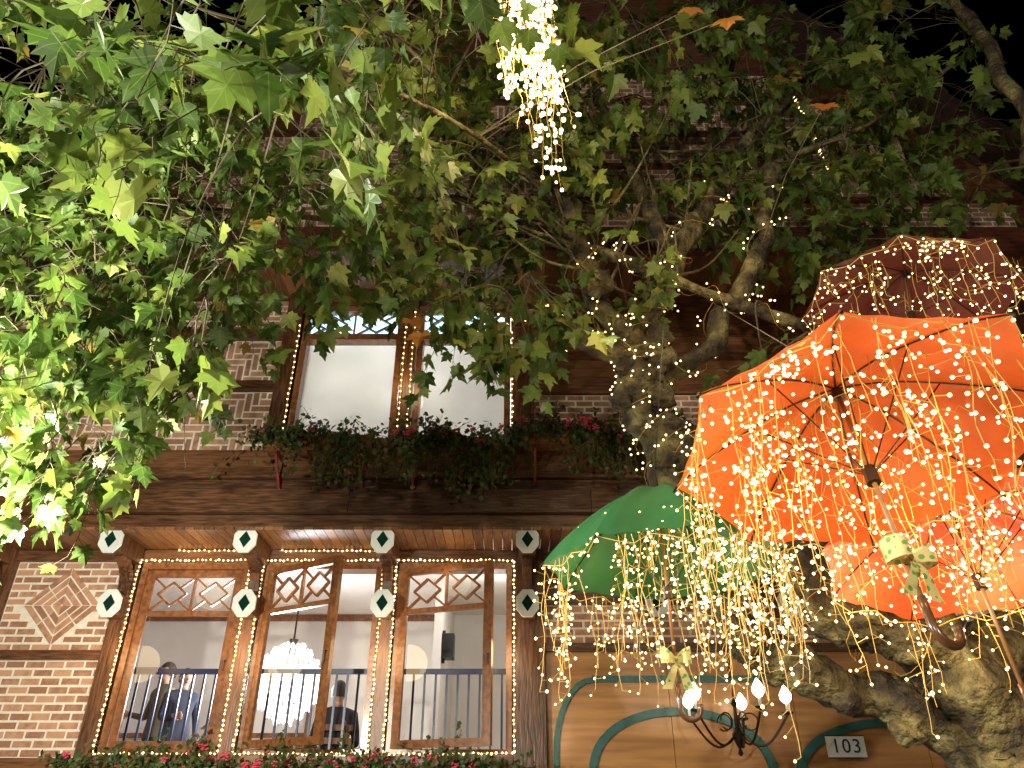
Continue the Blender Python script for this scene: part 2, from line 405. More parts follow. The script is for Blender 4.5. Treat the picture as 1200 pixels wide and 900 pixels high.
ub=MB('upper_room_walls',plaster,B); ub.box(-2.6,.05,9.2,9.3,4.9,7.1); ub.box(-2.7,-2.6,7.7,9.3,4.9,7.1); ub.box(.05,.15,7.7,9.3,4.9,7.1)
ub.box(-2.7,.15,7.7,9.3,7.1,7.13); ub.box(-2.7,.15,7.7,9.3,4.85,4.9); ub.build()
light('room_lamp',(-1.3,8.6,6.4),115,(.97,.98,1),.15,B)
# ---- blue railing inside windows
ra=empty('railing'); rb=MB('bars',navy,ra)
rb.box(-3.95,.0,8.30,8.35,2.90,2.95); rb.box(-3.95,.0,8.31,8.34,2.15,2.18)
x=-3.9
while x<0: rb.box(x-.011,x+.011,8.315,8.335,2.1,2.90); x+=.115
rb.build()
# ---- rope lights round the windows
rl=empty('string_lights'); rlb=MB('bulbs',bulbM,rl); rlw=MB('wire',wireM,rl)
def rope(pts,sp=.045,r=.0115,jit=.008):
    pts=[V(p) for p in pts]; rlw.tube(pts,.005,5)
    for a,b in zip(pts,pts[1:]):
        n=max(1,int((b-a).length/sp))
        for i in range(n): rlb.ball(a.lerp(b,(i+.5)/n)+V((U(-jit,jit),-.012,U(-jit,jit))),r*U(.8,1.2))
for a,b in wins:
    rope([(a-.02,7.865,2.12),(a-.02,7.865,3.97),(b+.02,7.865,3.97),(b+.02,7.865,2.12),(a-.02,7.865,2.12)])
rope([(-2.52,7.40,5.2),(-2.52,7.40,6.7)],.07,.010); rope([(-1.26,7.40,5.15),(-1.26,7.40,6.9)],.07,.010); rope([(-1.16,7.40,5.15),(-1.16,7.40,6.9)],.07,.010); rope([(.0,7.40,5.2),(.0,7.40,6.6)],.07,.010)
rope([(-3.6,7.9,4.085),(-2.8,7.9,4.085)],.05,.010)
rope([(-2.5,7.9,4.085),(-1.4,7.9,4.085)],.05,.010)
rlb.build(); rlw.build()
for x in(-3.9,-2.7,-1.3,-.05): light('rope_glow',(x,7.62,3.0),10,WARM,.2,rl)
light('rope_glow',(-3.3,7.6,3.75),5,WARM,.2,rl); light('rope_glow',(-2,7.6,3.75),5,WARM,.2,rl); light('rope_glow',(-.7,7.6,3.75),4,WARM,.2,rl)
light('rope_glow',(-1.2,7.2,5.9),6,WARM,.15,rl)
# ---- flower boxes
def flower_box(x0,x1,y,z,hang,dens,fl,brk=True):
    e=empty('flower_box'); b=MB('trough',frameM,e)
    b.box(x0,x1,y-.10,y+.08,z,z+.16); b.box(x0-.01,x1+.01,y-.112,y+.092,z+.145,z+.17); b.build()
    if brk:
        k=MB('iron_bracket',redIron,e)
        for xx in(x0+.12,x1-.12):
            k.bar((xx,y-.11,z-.012),(xx,y+.22,z-.012),.03,.018,(0,0,1)); k.bar((xx,y+.18,z-.3),(xx,y-.09,z-.03),.022,.022,(0,-1,0)); k.bar((xx,y+.19,z-.34),(xx,y+.19,z),.025,.02,(0,-1,0))
        k.build()
    L=MB('geranium_leaves',gerM,e); L.uv=[]; S=MB('stems',gerM,e); F=MB('blossoms',petM,e)
    def gleaf(c,r):
        n=V((U(-1,1),U(-1.4,.3),U(-.4,1))).normalized(); xx=n.orthogonal().normalized(); yy=n.cross(xx); vs=[c];u=[(0,.9)]
        for i in range(9):
            a=2*math.pi*i/9+.2; rr=r*(1 if i%2 else .8); vs.append(c+xx*rr*math.cos(a)+yy*rr*math.sin(a)+n*r*.2); u.append((.3,.95))
        L.add(vs,[(0,i+1,(i+1)%9+1) for i in range(9)]); L.uv.extend(u)
    for i in range(int((x1-x0)*dens)):
        x=U(x0-.08,x1+.08); big=.5+.5*math.sin(x*4.3+z*7)+.3*math.sin(x*11)
        p=V((x,y+U(-.08,.06),z+.14)); out=V((U(-.6,.6),U(-1,.1),U(-.1,.7))).normalized()
        ln=U(.08,.24); hg=hang*R()*(.35+.9*max(0,big)); pts=[p]
        for s in range(9):
            q=pts[-1]+out*ln*.2; out=(out+V((U(-.2,.2),U(-.1,.05),-hg*.75))).normalized(); pts.append(q)
            for _ in range(2): gleaf(q+V((U(-.05,.05),U(-.05,.05),U(-.05,.05))),U(.014,.034))
            if hg>.45: ln=min(ln*1.16,.5)
        S.tube(pts,.003,4)
        if R()<fl:
            c=pts[min(4,len(pts)-1)]+V((0,-.05,.05))
            for _ in range(12): F.ball(c+V((U(-.03,.03),U(-.03,.03),U(-.02,.03))),.014,(1,1,.6))
    L.build(); S.build(); F.build()
flower_box(-2.55,-1.45,7.14,4.88,1.1,100,.06)
flower_box(-1.15,-.08,7.12,4.84,1.5,140,.14)
flower_box(.12,1.55,7.12,4.94,1.1,100,.2)
flower_box(-4.0,-2.75,7.74,1.84,.3,60,.14,False)
flower_box(-2.65,-1.35,7.74,1.80,.3,50,.3,False)
flower_box(-1.25,.0,7.74,1.80,.3,50,.26,False)
# ---- house number sign
hs=empty('house_number_sign'); p=MB('plate',whiteM,hs); p.box(2.98,3.34,7.86,7.88,2.09,2.27); p.build()
p=MB('rim',black,hs); 
for a in((2.975,3.345,7.862,7.878,2.27,2.28),(2.975,3.345,7.862,7.878,2.08,2.09)): p.box(*a)
p.box(3.1,3.2,7.88,8.0,2.14,2.2); p.build()
tc=bpy.data.curves.new('digits','FONT'); tc.body='103'; tc.size=.17; tc.extrude=.002; tc.align_x='CENTER'; tc.align_y='CENTER'; tc.materials.append(navy)
to=bpy.data.objects.new('digits',tc); COL.objects.link(to); to.location=(3.16,7.856,2.18); to.rotation_euler=(math.pi/2,0,0); to.parent=hs; tc.space_character=1.15
# ---- outdoor wrought iron chandeliers
def chandelier(x,y,z,par_name='hanging_chandelier'):
    e=empty(par_name); b=MB('iron_arms',iron,e); bb=MB('bulbs',bulbHot,e,smooth=True); cd=MB('candle_sleeves',whiteM,e)
    b.lathe([(.0,-.30),(.025,-.28),(.012,-.24),(.04,-.18),(.055,-.12),(.02,-.06),(.015,.1),(.03,.13),(.01,.16),(.0,.3)],(x,y,z),12)
    for k in range(5):
        a=2*math.pi*k/5-.1; d=V((math.cos(a),math.sin(a),0)); c=V((x,y,z))
        pts=[]
        for i in range(15):
            t=i/14; pts.append(c+d*(.03+.43*t)+V((0,0,-.13-.13*math.sin(math.pi*t*1.15)+.11*t)))
        b.tube(pts,.011,6); end=pts[-1]
        pts=[c+d*(.12+.07*math.cos(s))+V((0,0,-.02+.07*math.sin(s))) for s in [i*.5 for i in range(12)]]; b.tube(pts,.007,5)
        b.lathe([(.0,-.01),(.045,.0),(.05,.015),(.015,.01)],end,10)
        cd.tube([end+V((0,0,.01)),end+V((0,0,.085))],.013,8)
        o=end+V((0,0,.085))
        bb.lathe([(.0,0),(.026,.008),(.050,.04),(.053,.075),(.033,.11),(.008,.15),(0,.155)],o,12)
        light('candle_light',o+V((0,0,.06)),8,(1,.80,.5),.05,e)
    i=0; zz=z+.3
    while zz<4.1:
        pts=[]
        for s in range(9):
            a=2*math.pi*s/8; u=.014*math.cos(a); v=.024*math.sin(a)
            pts.append(V((x+(u if i%2 else 0),y+(0 if i%2 else u),zz+v)))
        b.tube(pts,.004,5,cap=False); zz+=.038;i+=1
    b.build();bb.build();cd.build()
chandelier(2.0,7.3,2.36); chandelier(4.88,7.35,2.55)
# ---- crystal chandelier in dining room
cc=empty('crystal_chandelier'); b=MB('crystals',coldM,cc); m_=MB('frame',iron,cc)
c0=V((-2.80,10,3.08))
for t,(rr,zz,n) in enumerate([(.14,.42,14),(.24,.33,22),(.33,.22,30),(.38,.1,36),(.42,-.02,44),(.38,-.14,38),(.31,-.25,32),(.22,-.34,22),(.1,-.42,12),(.28,.05,30),(.2,.15,20),(.2,-.1,20)]):
    for k in range(n):
        a=2*math.pi*k/n+t; q=c0+V((rr*math.cos(a),rr*math.sin(a),zz+U(-.03,.03))); b.ball(q,.025,(1,1,1.7)); b.ball(q+V((0,0,-.055)),.014,(1,1,2))
m_.tube([c0+V((0,0,.4)),V((-2.8,10,4.35))],.012,6); m_.lathe([(.0,.52),(.06,.5),(.03,.42),(.08,.36),(.0,.3)],c0,10)
b.build(); m_.build(); light('chandelier_light',(-2.8,9.5,2.95),190,(.95,.97,1),.3,cc); light('room_point_light',(-.2,9.4,3.9),40,(1,.95,.88),.2,cc)  # second light is a plain point light in the room, no fitting modelled
spk=MB('wall_speaker',black); spk.box(-.93,-.74,9.95,10.15,3.35,3.65); spk.tube([(-.83,9.94,3.5),(-.83,9.93,3.5)],.07,12); spk.box(-.9,-.86,10.03,10.07,3.3,3.7); spk.build()

# ---------------------------------------------------------------- people
skin=mat('skin',(.55,.34,.25),(.48,.28,.20),.55,bump=0); 
def person(loc,rot,jack,trou,hair,sit=False,h=1.72,arm=.3):
    e=empty('person',None,loc); e.rotation_euler=(0,0,rot); s=h/1.72
    m,ntt,p,o=base('clothes'); L=ntt.links.new
    tcn=N(ntt,'ShaderNodeTexCoord'); sp=N(ntt,'ShaderNodeSeparateXYZ'); L(tcn.outputs['Object'],sp.inputs[0])
    lt=N(ntt,'ShaderNodeMath',operation='LESS_THAN'); L(sp.outputs[2],lt.inputs[0]); lt.inputs[1].default_value=(.50 if sit else .90)*s
    mx=N(ntt,'ShaderNodeMixRGB'); L(lt.outputs[0],mx.inputs[0]); mx.inputs[1].default_value=(*jack,1); mx.inputs[2].default_value=(*trou,1)
    L(mx.outputs[0],p.inputs['Base Color']); p.inputs['Roughness'].default_value=.85
    hip=.50 if sit else .92
    J=[(0,0,hip,.15,.11),(0,0,hip+.18,.15,.10),(0,0,hip+.36,.18,.115),(0,0,hip+.49,.14,.09),(0,0,hip+.58,.055,.055)]
    vs=[(0,0,hip)];rad=[(.15,.12)];ed=[]
    def add(pt,r,par): vs.append(pt);rad.append(r);ed.append((par,len(vs)-1));return len(vs)-1
    a=0
    for j in J[1:]: a=add(j[:3],(j[3],j[4]),a)
    hands=[]
    for sgn in(-1,1):
        q=add((sgn*.17,0,hip+.47),(.06,.065),3)
        if sit or (arm and sgn>0): el=(sgn*.23,.05,hip+.20);ha=(sgn*.13,.29,hip+.22)
        else: el=(sgn*.235,-.03,hip+.18); ha=(sgn*.24,.06,hip-.06)
        q=add(el,(.043,.043),q); q=add(ha,(.029,.029),q); hands.append((V(el),V(ha)))
        if sit: q=add((sgn*.10,.08,hip-.01),(.09,.09),0);q=add((sgn*.12,.45,hip),(.06,.06),q);q=add((sgn*.12,.45,.08),(.04,.045),q);q=add((sgn*.12,.60,.05),(.035,.035),q)
        else: q=add((sgn*.10,0,hip-.07),(.09,.1),0);q=add((sgn*.10,.02,.5),(.058,.06),q);q=add((sgn*.11,-.02,.09),(.04,.045),q);q=add((sgn*.12,.14,.04),(.035,.03),q)
    me=bpy.data.meshes.new('body'); me.from_pydata([tuple(c*s for c in v) for v in vs],ed,[]); ob=bpy.data.objects.new('body',me); COL.objects.link(ob); ob.parent=e
    md=ob.modifiers.new('skin','SKIN'); md.use_smooth_shade=True
    for i,sv in enumerate(me.skin_vertices[0].data): sv.radius=(rad[i][0]*s,rad[i][1]*s)
    me.skin_vertices[0].data[0].use_root=True
    ob.modifiers.new('sub','SUBSURF').levels=2; ob.modifiers['sub'].render_levels=2; me.materials.append(m)
    H=MB('hands',skin,e,Matrix.Scale(s,4),True)
    for el,ha in hands:
        d=(ha-el).normalized(); sd=d.cross(V((1,0,0))).normalized(); tip=ha+d*.09
        H.tube([ha-d*.02,ha+d*.03,tip],[.024,.034,.036],8)
        for k in range(4):
            b0=tip+sd*(.027-.018*k); ln=(.065,.075,.07,.055)[k]; H.tube([b0-d*.015,b0+d*ln*.5,b0+d*ln*.8+V((0,0,-.02)),b0+d*ln*.9+V((0,0,-.035))],[.009,.009,.008,.006],6)
        H.tube([ha+d*.02+sd*.03,ha+d*.06+sd*.055,ha+d*.09+sd*.06],[.012,.010,.007],6)
    H.build()
    hz=hip+.58+.115; hd=MB('head',skin,e,Matrix.Scale(s,4),True); hr=MB('hair',mat('hair',hair,None,.6),e,Matrix.Scale(s,4),True)
    fv=[];ff=[];n=14;mm=20
    for i in range(n+1):
        th=math.pi*i/n
        for k in range(mm):
            ph=2*math.pi*k/mm; x=math.sin(th)*math.cos(ph);y=math.sin(th)*math.sin(ph);z=math.cos(th)
            X=x*.076;Y=y*.095;Z=z*.118
            if z<0: X*=1+.28*z;  Y*=1+(.1*z if y>0 else .25*z)
            if y>.93 and -.35<z<.1: Y+=.02
            if y>.5 and abs(z-.05)<.15 and .25<abs(x)<.6: Y-=.008
            fv.append((X,Y,hz+Z))
            if i: k2=(k+1)%mm; ff.append(((i-1)*mm+k,(i-1)*mm+k2,i*mm+k2,i*mm+k))
    hd.add(fv,ff); hd.tube([(0,0,hz-.14),(0,.0,hz-.05)],[.052,.048],10)
    hd.tube([(0,.088,hz+.02),(0,.112,hz-.022),(0,.095,hz-.032)],[.008,.014,.01],6)
    for sg in(-1,1): hd.ball((sg*.076,.0,hz-.01),.026,(.35,.7,1.2))
    hd.build()
    fe=MB('eyes_and_mouth',black,e,Matrix.Scale(s,4))
    for sg in(-1,1): fe.ball((sg*.03,.083,hz+.008),.009,(1.3,.6,.8)); fe.tube([(sg*.016,.092,hz+.03),(sg*.046,.082,hz+.03)],.003,4)
    fe.tube([(-.024,.088,hz-.062),(0,.094,hz-.06),(.024,.088,hz-.062)],.004,4); fe.build()
    hv=[];hf=[]
    for i in range(9):
        th=math.pi*.62*i/8
        for k in range(mm):
            ph=2*math.pi*k/mm; x=math.sin(th)*math.cos(ph);y=math.sin(th)*math.sin(ph);z=math.cos(th)
            if y>.25 and z<.45: z=.45+(z-.45)*.05; sc=math.sqrt(1-z*z)/max(math.hypot(x,y),.01); x*=sc;y*=sc
            hv.append((x*.086,y*.105-.004,hz+z*.128))
            if i: k2=(k+1)%mm; hf.append(((i-1)*mm+k,(i-1)*mm+k2,i*mm+k2,i*mm+k))
    hr.add(hv,hf); hr.build()
    return e
person((-4.16,9.6,1.50),2.4,(.20,.17,.12),(.05,.05,.07),(.06,.04,.02))
person((-3.80,9.3,1.55),-2.5,(.03,.035,.06),(.03,.03,.04),(.05,.025,.015),h=1.55)
person((-4.42,8.85,1.55),2.9,(.10,.10,.13),(.04,.04,.05),(.09,.05,.03),h=1.42)
person((-1.92,8.95,1.55),.3,(.02,.02,.03),(.02,.02,.03),(.03,.02,.015),sit=True,h=1.8)
ch=empty('chair',None,(-1.92,8.95,1.55)); ch.rotation_euler=(0,0,.3); c=MB('chair_frame',woodV,ch)
c.box(-.2,.2,-.2,.24,.40,.44)
for a in(-.19,.16):
    c.box(a,a+.03,-.22,-.19,0,.92); c.box(a,a+.03,.2,.23,0,.40)
for z in(.6,.72,.85): c.box(-.16,.16,-.215,-.195,z,z+.06)
c.build()

# ================================================================= TREE
T=empty('plane_tree'); tr=MB('trunk_and_limbs',barkM,T,smooth=True)
def crom(P,n=6):
    P=[V(p) for p in P]; Q=[P[0]*2-P[1]]+P+[P[-1]*2-P[-2]]; o=[]
    for i in range(1,len(Q)-2):
        for k in range(n):
            t=k/n; a,b,c,d=Q[i-1],Q[i],Q[i+1],Q[i+2]
            o.append(.5*((2*b)+(c-a)*t+(2*a-5*b+4*c-d)*t*t+(3*b-a-3*c+d)*t**3))
    o.append(P[-1]); return o
limbs=[]
def limb(P,r0,r1,sides=18,nz=.2,n=7):
    pts=crom(P,n)
    if r0>.06: pts=[p+V((noise.noise(p*3.1),noise.noise(p*3.1+V((9,0,0))),noise.noise(p*3.1+V((0,9,0)))))*.09 for p in pts]
    m=len(pts); rad=[(r0+(r1-r0)*i/(m-1))*(1+.3*noise.noise(pts[i]*3.3)) for i in range(m)]
    tr.tube(pts,rad,sides,nz); limbs.append((pts,rad)); return pts
limb([(2.62,4.0,0),(2.58,4.0,.9),(2.48,4.0,1.6),(2.38,4.02,1.95),(2.28,4.05,2.15)],.30,.20,28,.25)
LA=limb([(2.42,4.0,1.85),(2.22,3.95,2.17),(1.93,3.9,2.42),(1.64,3.85,2.58),(1.46,3.9,2.85),(1.42,4.1,3.15),(1.28,4.35,3.45),(.99,4.42,3.64),(.85,4.4,3.95),(.85,4.4,4.28),(.90,4.4,4.58)],.165,.125,32,.40,11)
LB=limb([(2.35,4.05,1.88),(2.12,4.1,2.0),(1.78,4.15,2.15),(1.45,4.1,2.27),(1.24,4.1,2.43),(1.11,4.12,2.66),(1.05,4.2,2.95),(1.02,4.3,3.28),(.97,4.4,3.62)],.125,.09,28,.38,11)
LC=limb([(2.3,4.1,2.15),(2.55,4.1,2.36),(2.85,4.2,2.52),(3.41,4.2,2.9),(3.75,4.1,3.9),(3.84,4.0,4.92),(3.95,4,6.08),(3.95,4,6.98),(3.87,4,7.8),(3.7,4,8.8)],.15,.03,16,.3)
U1=limb([(.88,4.4,4.45),(.62,4.4,4.93),(.43,4.4,5.59),(.40,4.4,6.63),(.31,4.4,7.76),(.3,4.3,8.8)],.095,.03,14,.3)
U2=limb([(.46,4.4,5.48),(0.05,4.35,5.55),(-.46,4.3,5.47),(-.95,4.2,5.38),(-1.6,3.9,5.2),(-2.2,3.5,4.9)],.035,.014,8)
U3=limb([(.55,4.4,5.3),(.57,4.4,5.34),(1.11,4.3,4.97),(1.63,4.2,4.62),(2.15,4.1,4.34),(2.7,4.0,4.1)],.055,.03,10,.3)
U4=limb([(.90,4.4,4.5),(1.22,4.4,5.25),(1.67,4.5,6.05),(2.18,4.6,6.86),(2.83,4.7,7.67),(3.6,4.8,8.73)],.085,.045,14,.3)
U5=limb([(1.2,4.4,5.2),(.99,4.5,6.24),(.78,4.6,7.3),(.7,4.6,8.4)],.06,.03,10)
U6=limb([(.9,4.35,4.1),(1.34,4.3,4.42),(1.70,4.3,5.01),(1.95,4.3,5.58),(2.05,4.3,5.99)],.065,.06,14,.3)
U7=limb([(.85,4.35,4.25),(.525,4.3,4.42),(.237,4.3,4.58),(-.06,4.3,4.73)],.065,.045,14,.35)
U8=limb([(1.67,4.5,6.05),(2.3,4.4,6.3),(3.0,4.3,6.6),(3.8,4.2,7.2)],.03,.015,8)
U9=limb([(.42,4.4,5.9),(-.2,4.1,6.3),(-.9,3.5,6.6),(-1.6,2.8,6.3),(-2.0,2.2,5.6)],.030,.007,8)
U10=limb([(.4,4.4,5.7),(-.1,3.7,5.6),(-.5,2.9,5.1),(-.8,2.2,4.5),(-1.2,1.6,4.1)],.022,.005,8)
U11=limb([(-.46,4.3,5.47),(-1.3,4.3,5.9),(-2.4,4.4,6.1),(-3.6,4.5,6.2)],.025,.012,8)
kb=MB('burls',barkM,T,smooth=True)
def knob(c,r):
    vs=[];fs=[];n=12;mm=18;c=V(c)
    for i in range(n+1):
        th=math.pi*i/n
        for k in range(mm):
            ph=2*math.pi*k/mm; d=V((math.sin(th)*math.cos(ph),math.sin(th)*math.sin(ph),math.cos(th)))
            vs.append(c+d*r*(1+.6*noise.noise((c+d*r)*10)+.5*noise.noise((c+d*r)*26)))
            if i: k2=(k+1)%mm; fs.append(((i-1)*mm+k,(i-1)*mm+k2,i*mm+k2,i*mm+k))
    kb.add(vs,fs)
for P_,rr in((LA,.11),(LB,.085)):
    for i in range(6,len(P_)-2,4): knob(P_[i]+V((U(-.09,.09),U(-.08,.02),U(-.09,.09))),rr*U(.5,1.1))
for q in((.77,4.3,4.5),(1.0,4.3,4.45),(.77,4.3,4.2),(.98,4.3,4.0),(.62,4.3,4.9),(.45,4.3,5.4),(2.05,4.3,6.0),(-.06,4.3,4.73),(.72,4.3,3.95),(1.0,4.3,4.25)): knob(q,U(.06,.10))
kb.build()
# leaves
HALF=[(0,0),(.14,-.09),(.40,-.08),(.37,.07),(.55,.18),(.52,.30),(.68,.52),(.44,.50),(.26,.46),(.30,.66),(.17,.72)]
OUT=HALF+[(0,1.0)]+[(-x,y) for x,y in HALF[1:]][::-1]
LV=[(0,.34)]+OUT; LF=[(0,i,i%len(OUT)+1) for i in range(1,len(OUT)+1)]
lv=MB('leaves',leafM,T); lv.uv=[]; av=MB('autumn_leaves',autM,T); av.uv=[]; tw=MB('twigs',twigM,T)
def leaf(mb,p,tip,nrm,s):
    y=tip.normalized(); z=(nrm-y*nrm.dot(y)).normalized(); x=y.cross(z); cu=U(-.5,.1); fo=U(.0,.45); wx=U(.8,1.1)
    tws=U(-.35,.35); cx_=U(-.3,.1)
    mb.add([p+(x*(a*wx)+y*b+z*(fo*abs(a)+cu*b*b+tws*a*b+cx_*a*a))*s for a,b in LV],LF); mb.uv.extend(LV)
def spray(p,d,ln,n,ls,droop=.5):
    pts=[p];d=d.normalized()
    for i in range(n):
        d=(d+V((U(-.22,.22),U(-.22,.22),U(-.15,.15)-droop*.22))).normalized(); q=pts[-1]+d*ln/n; pts.append(q)
        side=d.cross(V((0,0,1))); side=side.normalized() if side.length>.01 else V((1,0,0))
        side*= (1 if i%2 else -1)
        t=(side*U(.5,1.1)+d*U(.2,.8)+V((U(-.3,.3),U(-.3,.3),-U(.15,1.0)*(.6+droop)))).normalized()
        pe=q+(side*.5+V((0,0,-.3))+d*.3).normalized()*U(.03,.07)
        tw.tube([q,pe],.0016,3,cap=False)
        nn=V((U(-.6,.6),U(-.9,.5),U(.25,1)))
        leaf(lv,pe,t,nn,ls*U(.5,1.15))
    tw.tube(pts,[.003-.0016*i/n for i in range(n+1)],4,cap=False)
allpts=[]
for P_,r_ in limbs:
    allpts+= [p for p in P_ if p.z>3.6]
def volume(c,rad,nb,ns,ls,anchor=None,droop=.5,ln=(.25,.5),nl=(5,9),tr_=.011):
    c=V(c); rad=V(rad)
    def rp():
        while 1:
            q=V((U(-1,1),U(-1,1),U(-1,1)))
            if q.length<1: return c+V((q.x*rad.x,q.y*rad.y,q.z*rad.z))
    bp=[]
    for i in range(nb):
        e=rp(); cand=sorted(allpts,key=lambda p:(p-e).length)
        s=(V(anchor) if anchor and i%2==0 else cand[min(len(cand)-1,int(R()*6))])
        m=s.lerp(e,.5)+V((U(-.2,.2),U(-.2,.2),U(.05,.35))); pts=crom([s,m,e],6); bp+=pts[3:]
        tw.tube(pts,[tr_*(1-.7*k/(len(pts)-1)) for k in range(len(pts))],5,cap=False)
    for i in range(ns):
        p=rp(); nb_=min(bp,key=lambda q:(q-p).length)
        if (nb_-p).length>.03: tw.tube([nb_,nb_.lerp(p,.5)+V((0,0,.05)),p],[.0035,.003,.0025],4,cap=False)
        d=(p-nb_)+V((U(-.3,.3),U(-.3,.3),U(-.2,.1)))
        spray(p,d,U(*ln),int(U(*nl)),ls,droop)
volume((-1.25,1.65,3.85),(.85,.35,.38),7,26,.155,(-.8,2.2,4.5),tr_=.005)
volume((-.45,1.9,4.45),(.6,.35,.35),5,14,.145,(-.5,2.9,5.1),tr_=.005)
volume((-1.75,3.1,4.72),(1.25,.85,.68),14,165,.125,(-1.6,3.9,5.2),tr_=.008)
volume((-1.95,3.0,3.85),(.85,.5,.36),8,64,.12,(-2.2,3.5,4.9),.9,tr_=.006)
volume((-2.25,3.0,3.35),(.55,.4,.36),5,32,.115,(-2.2,3.5,4.9),1.2,tr_=.005)
volume((-1.52,3.0,3.30),(.20,.25,.40),3,10,.11,(-1.9,3.4,4.6),1.3,tr_=.005)
volume((-1.95,2.9,2.98),(.38,.25,.20),3,12,.11,(-2.1,3.4,4.2),1.4,tr_=.005)
volume((-.35,4.2,5.75),(.95,.7,1.0),16,125,.13)
volume((2.5,4.7,7.3),(2.2,.8,1.4),28,240,.145)
volume((.3,4.0,7.0),(1.1,.6,1.1),10,70,.14)
volume((-.6,3.5,6.8),(1.3,.7,.85),12,85,.15,(-.9,3.5,6.6))
volume((-.2,4.0,4.50),(.5,.35,.26),5,28,.13,(.05,4.35,5.5),1.0)
volume((-3.7,4.5,6.1),(1.4,.8,1.1),12,70,.145,(-2.4,4.4,6.1))
volume((-2.2,2.6,4.9),(.9,.5,.6),6,46,.13,(-1.6,3.9,5.2),tr_=.006)
volume((2.5,4.6,5.9),(1.4,.5,.5),12,60,.135)
volume((.75,4.15,4.95),(.45,.25,.35),5,14,.11)
volume((1.7,4.2,4.1),(.35,.2,.3),4,8,.11)
volume((-.95,1.95,2.95),(.08,.08,.10),1,2,.15,(-.8,2.2,4.5),1.2,(.1,.2),(2,4),tr_=.004)
for (x,y,z) in((1.05,2.7,5.7),(1.25,2.7,5.6),(1.9,3.1,5.35),(-.55,3.8,4.15),(-.62,3.8,4.25)):
    q=V((x,y,z)); cand=min(allpts,key=lambda p:(p-q).length); tw.tube([cand,cand.lerp(q,.5)+V((0,0,.1)),q],[.006,.004,.003],4)
    leaf(av,q,V((U(-.5,.5),-.3,-.8)),V((U(-.4,.4),-.8,.4)),.14)
bs=MB('bare_shoots',barkM,T)
for i in range(44):
    s=random.choice(U1[6:26]+U1[6:26]+U4[3:20]); e=s+V((U(-1.9,.9),U(-.5,.4),U(.1,1.2))); bs.tube(crom([s,s.lerp(e,.5)+V((0,0,-.12)),e],5),[.015-.0011*k for k in range(11)],5)
bs.build(); lv.build(); av.build(); tw.build(); tr.build()

# ---------------------------------------------------------------- string lights helpers
def strand(wb,bb,p,ln,step=.046,br=.0062,spur=.055):
    p=V(p); pts=[p]; n=max(2,int(ln/step)); dx=V((0,0,0))
    for i in range(n):
        dx=dx*.6+V((U(-1,1),U(-1,1),0))*.010
        p=p+V((0,0,-step))+dx; pts.append(p)
        if R()<.85:
            e=p+V((U(-1,1),U(-1,1),U(-.9,.5))).normalized()*spur*U(.5,1.2); wb.tube([p,e],.0011,3,cap=False); bb.ball(e,br*U(.7,1.25))
    wb.tube(pts,.0014,4,cap=False)
tl=MB('string_light_bulbs',bulbM,T); tlw=MB('string_light_wire',wireM,T)
def wrap(P_,r,turns,nb,off=0):
    m=len(P_); pts=[]
    N_=int(turns*14)
    for i in range(N_+1):
        t=i/N_*(m-1.001); k=int(t); c=P_[k].lerp(P_[k+1],t-k); d=(P_[k+1]-P_[k]).normalized(); x=d.orthogonal().normalized(); y=d.cross(x); a=2*math.pi*turns*i/N_+off+.5*noise.noise(c*4)
        pts.append(c+(x*math.cos(a)+y*math.sin(a))*r*1.12)
    tlw.tube(pts,.0014,4,cap=False)
    for i in range(nb): tl.ball(random.choice(pts)+V((U(-.05,.05),-.02,U(-.05,.05))),.0078)
wrap(LA[70:],.155,8,190); wrap(LA[46:74],.17,5,90); wrap(U6,.09,4,50); wrap(U3[5:30],.06,6,60); wrap(U1[:12],.11,3,50); wrap(LC[4:26],.15,9,110); wrap(LB[44:],.12,5,50); wrap(LA[:40],.18,4,26); wrap(U4[:18],.11,5,50)
wrap(U7,.09,2,16)
for i in range(5): strand(tlw,tl,(U(1.3,1.6),U(3.75,3.9),U(2.7,3.0)),U(.3,.55))
for i in range(18): strand(tlw,tl,(U(2.9,3.7),U(3.5,3.9),U(3.8,4.9)),U(.4,.9))
tl.build(); tlw.build()
light('string_glow',(.6,3.9,4.2),5,WARM,.1,T); light('string_glow',(1.3,3.8,4.9),9,WARM,.1,T); light('string_glow',(2.9,3.7,3.2),8,WARM,.1,T); light('string_glow',(1.6,3.3,2.35),13,WARM,.1,T); light('string_glow',(2.15,3.3,2.35),12,WARM,.1,T)
# hanging bundle at top
hb=empty('hanging_light_bundle'); b1=MB('bulbs',emit('bundle_bulb',(1,.82,.45),6),hb); b2=MB('wire',wireM,hb)
for i in range(32):
    a=U(0,6.28); r=.12*math.sqrt(R()); strand(b2,b1,(.10+r*math.cos(a),2.7+r*math.sin(a),6.6),U(1.3,2.05) if i>3 else 2.25,.055,.0115,spur=.04)
b2.tube([(.1,2.7,6.6),(.2,3.4,7.6),(.3,4.3,8.5)],.008,5)
b1.build();b2.build(); light('bundle_glow',(.1,2.7,5.2),70,WARM,.12,hb); light('bundle_glow',(.1,2.7,6.0),60,WARM,.12,hb)
h2=empty('light_garland'); b1=MB('bulbs',bulbM,h2); b2=MB('wire',wireM,h2)
pts=[V((2.75,5,7.9)),V((2.85,5,7.3)),V((2.9,5,6.7))]; pts=crom(pts,12); b2.tube(pts,.006,5)
for p in pts: b1.ball(p,.011); b1.ball(p+V((.01,0,.02)),.009)
b1.build();b2.build()

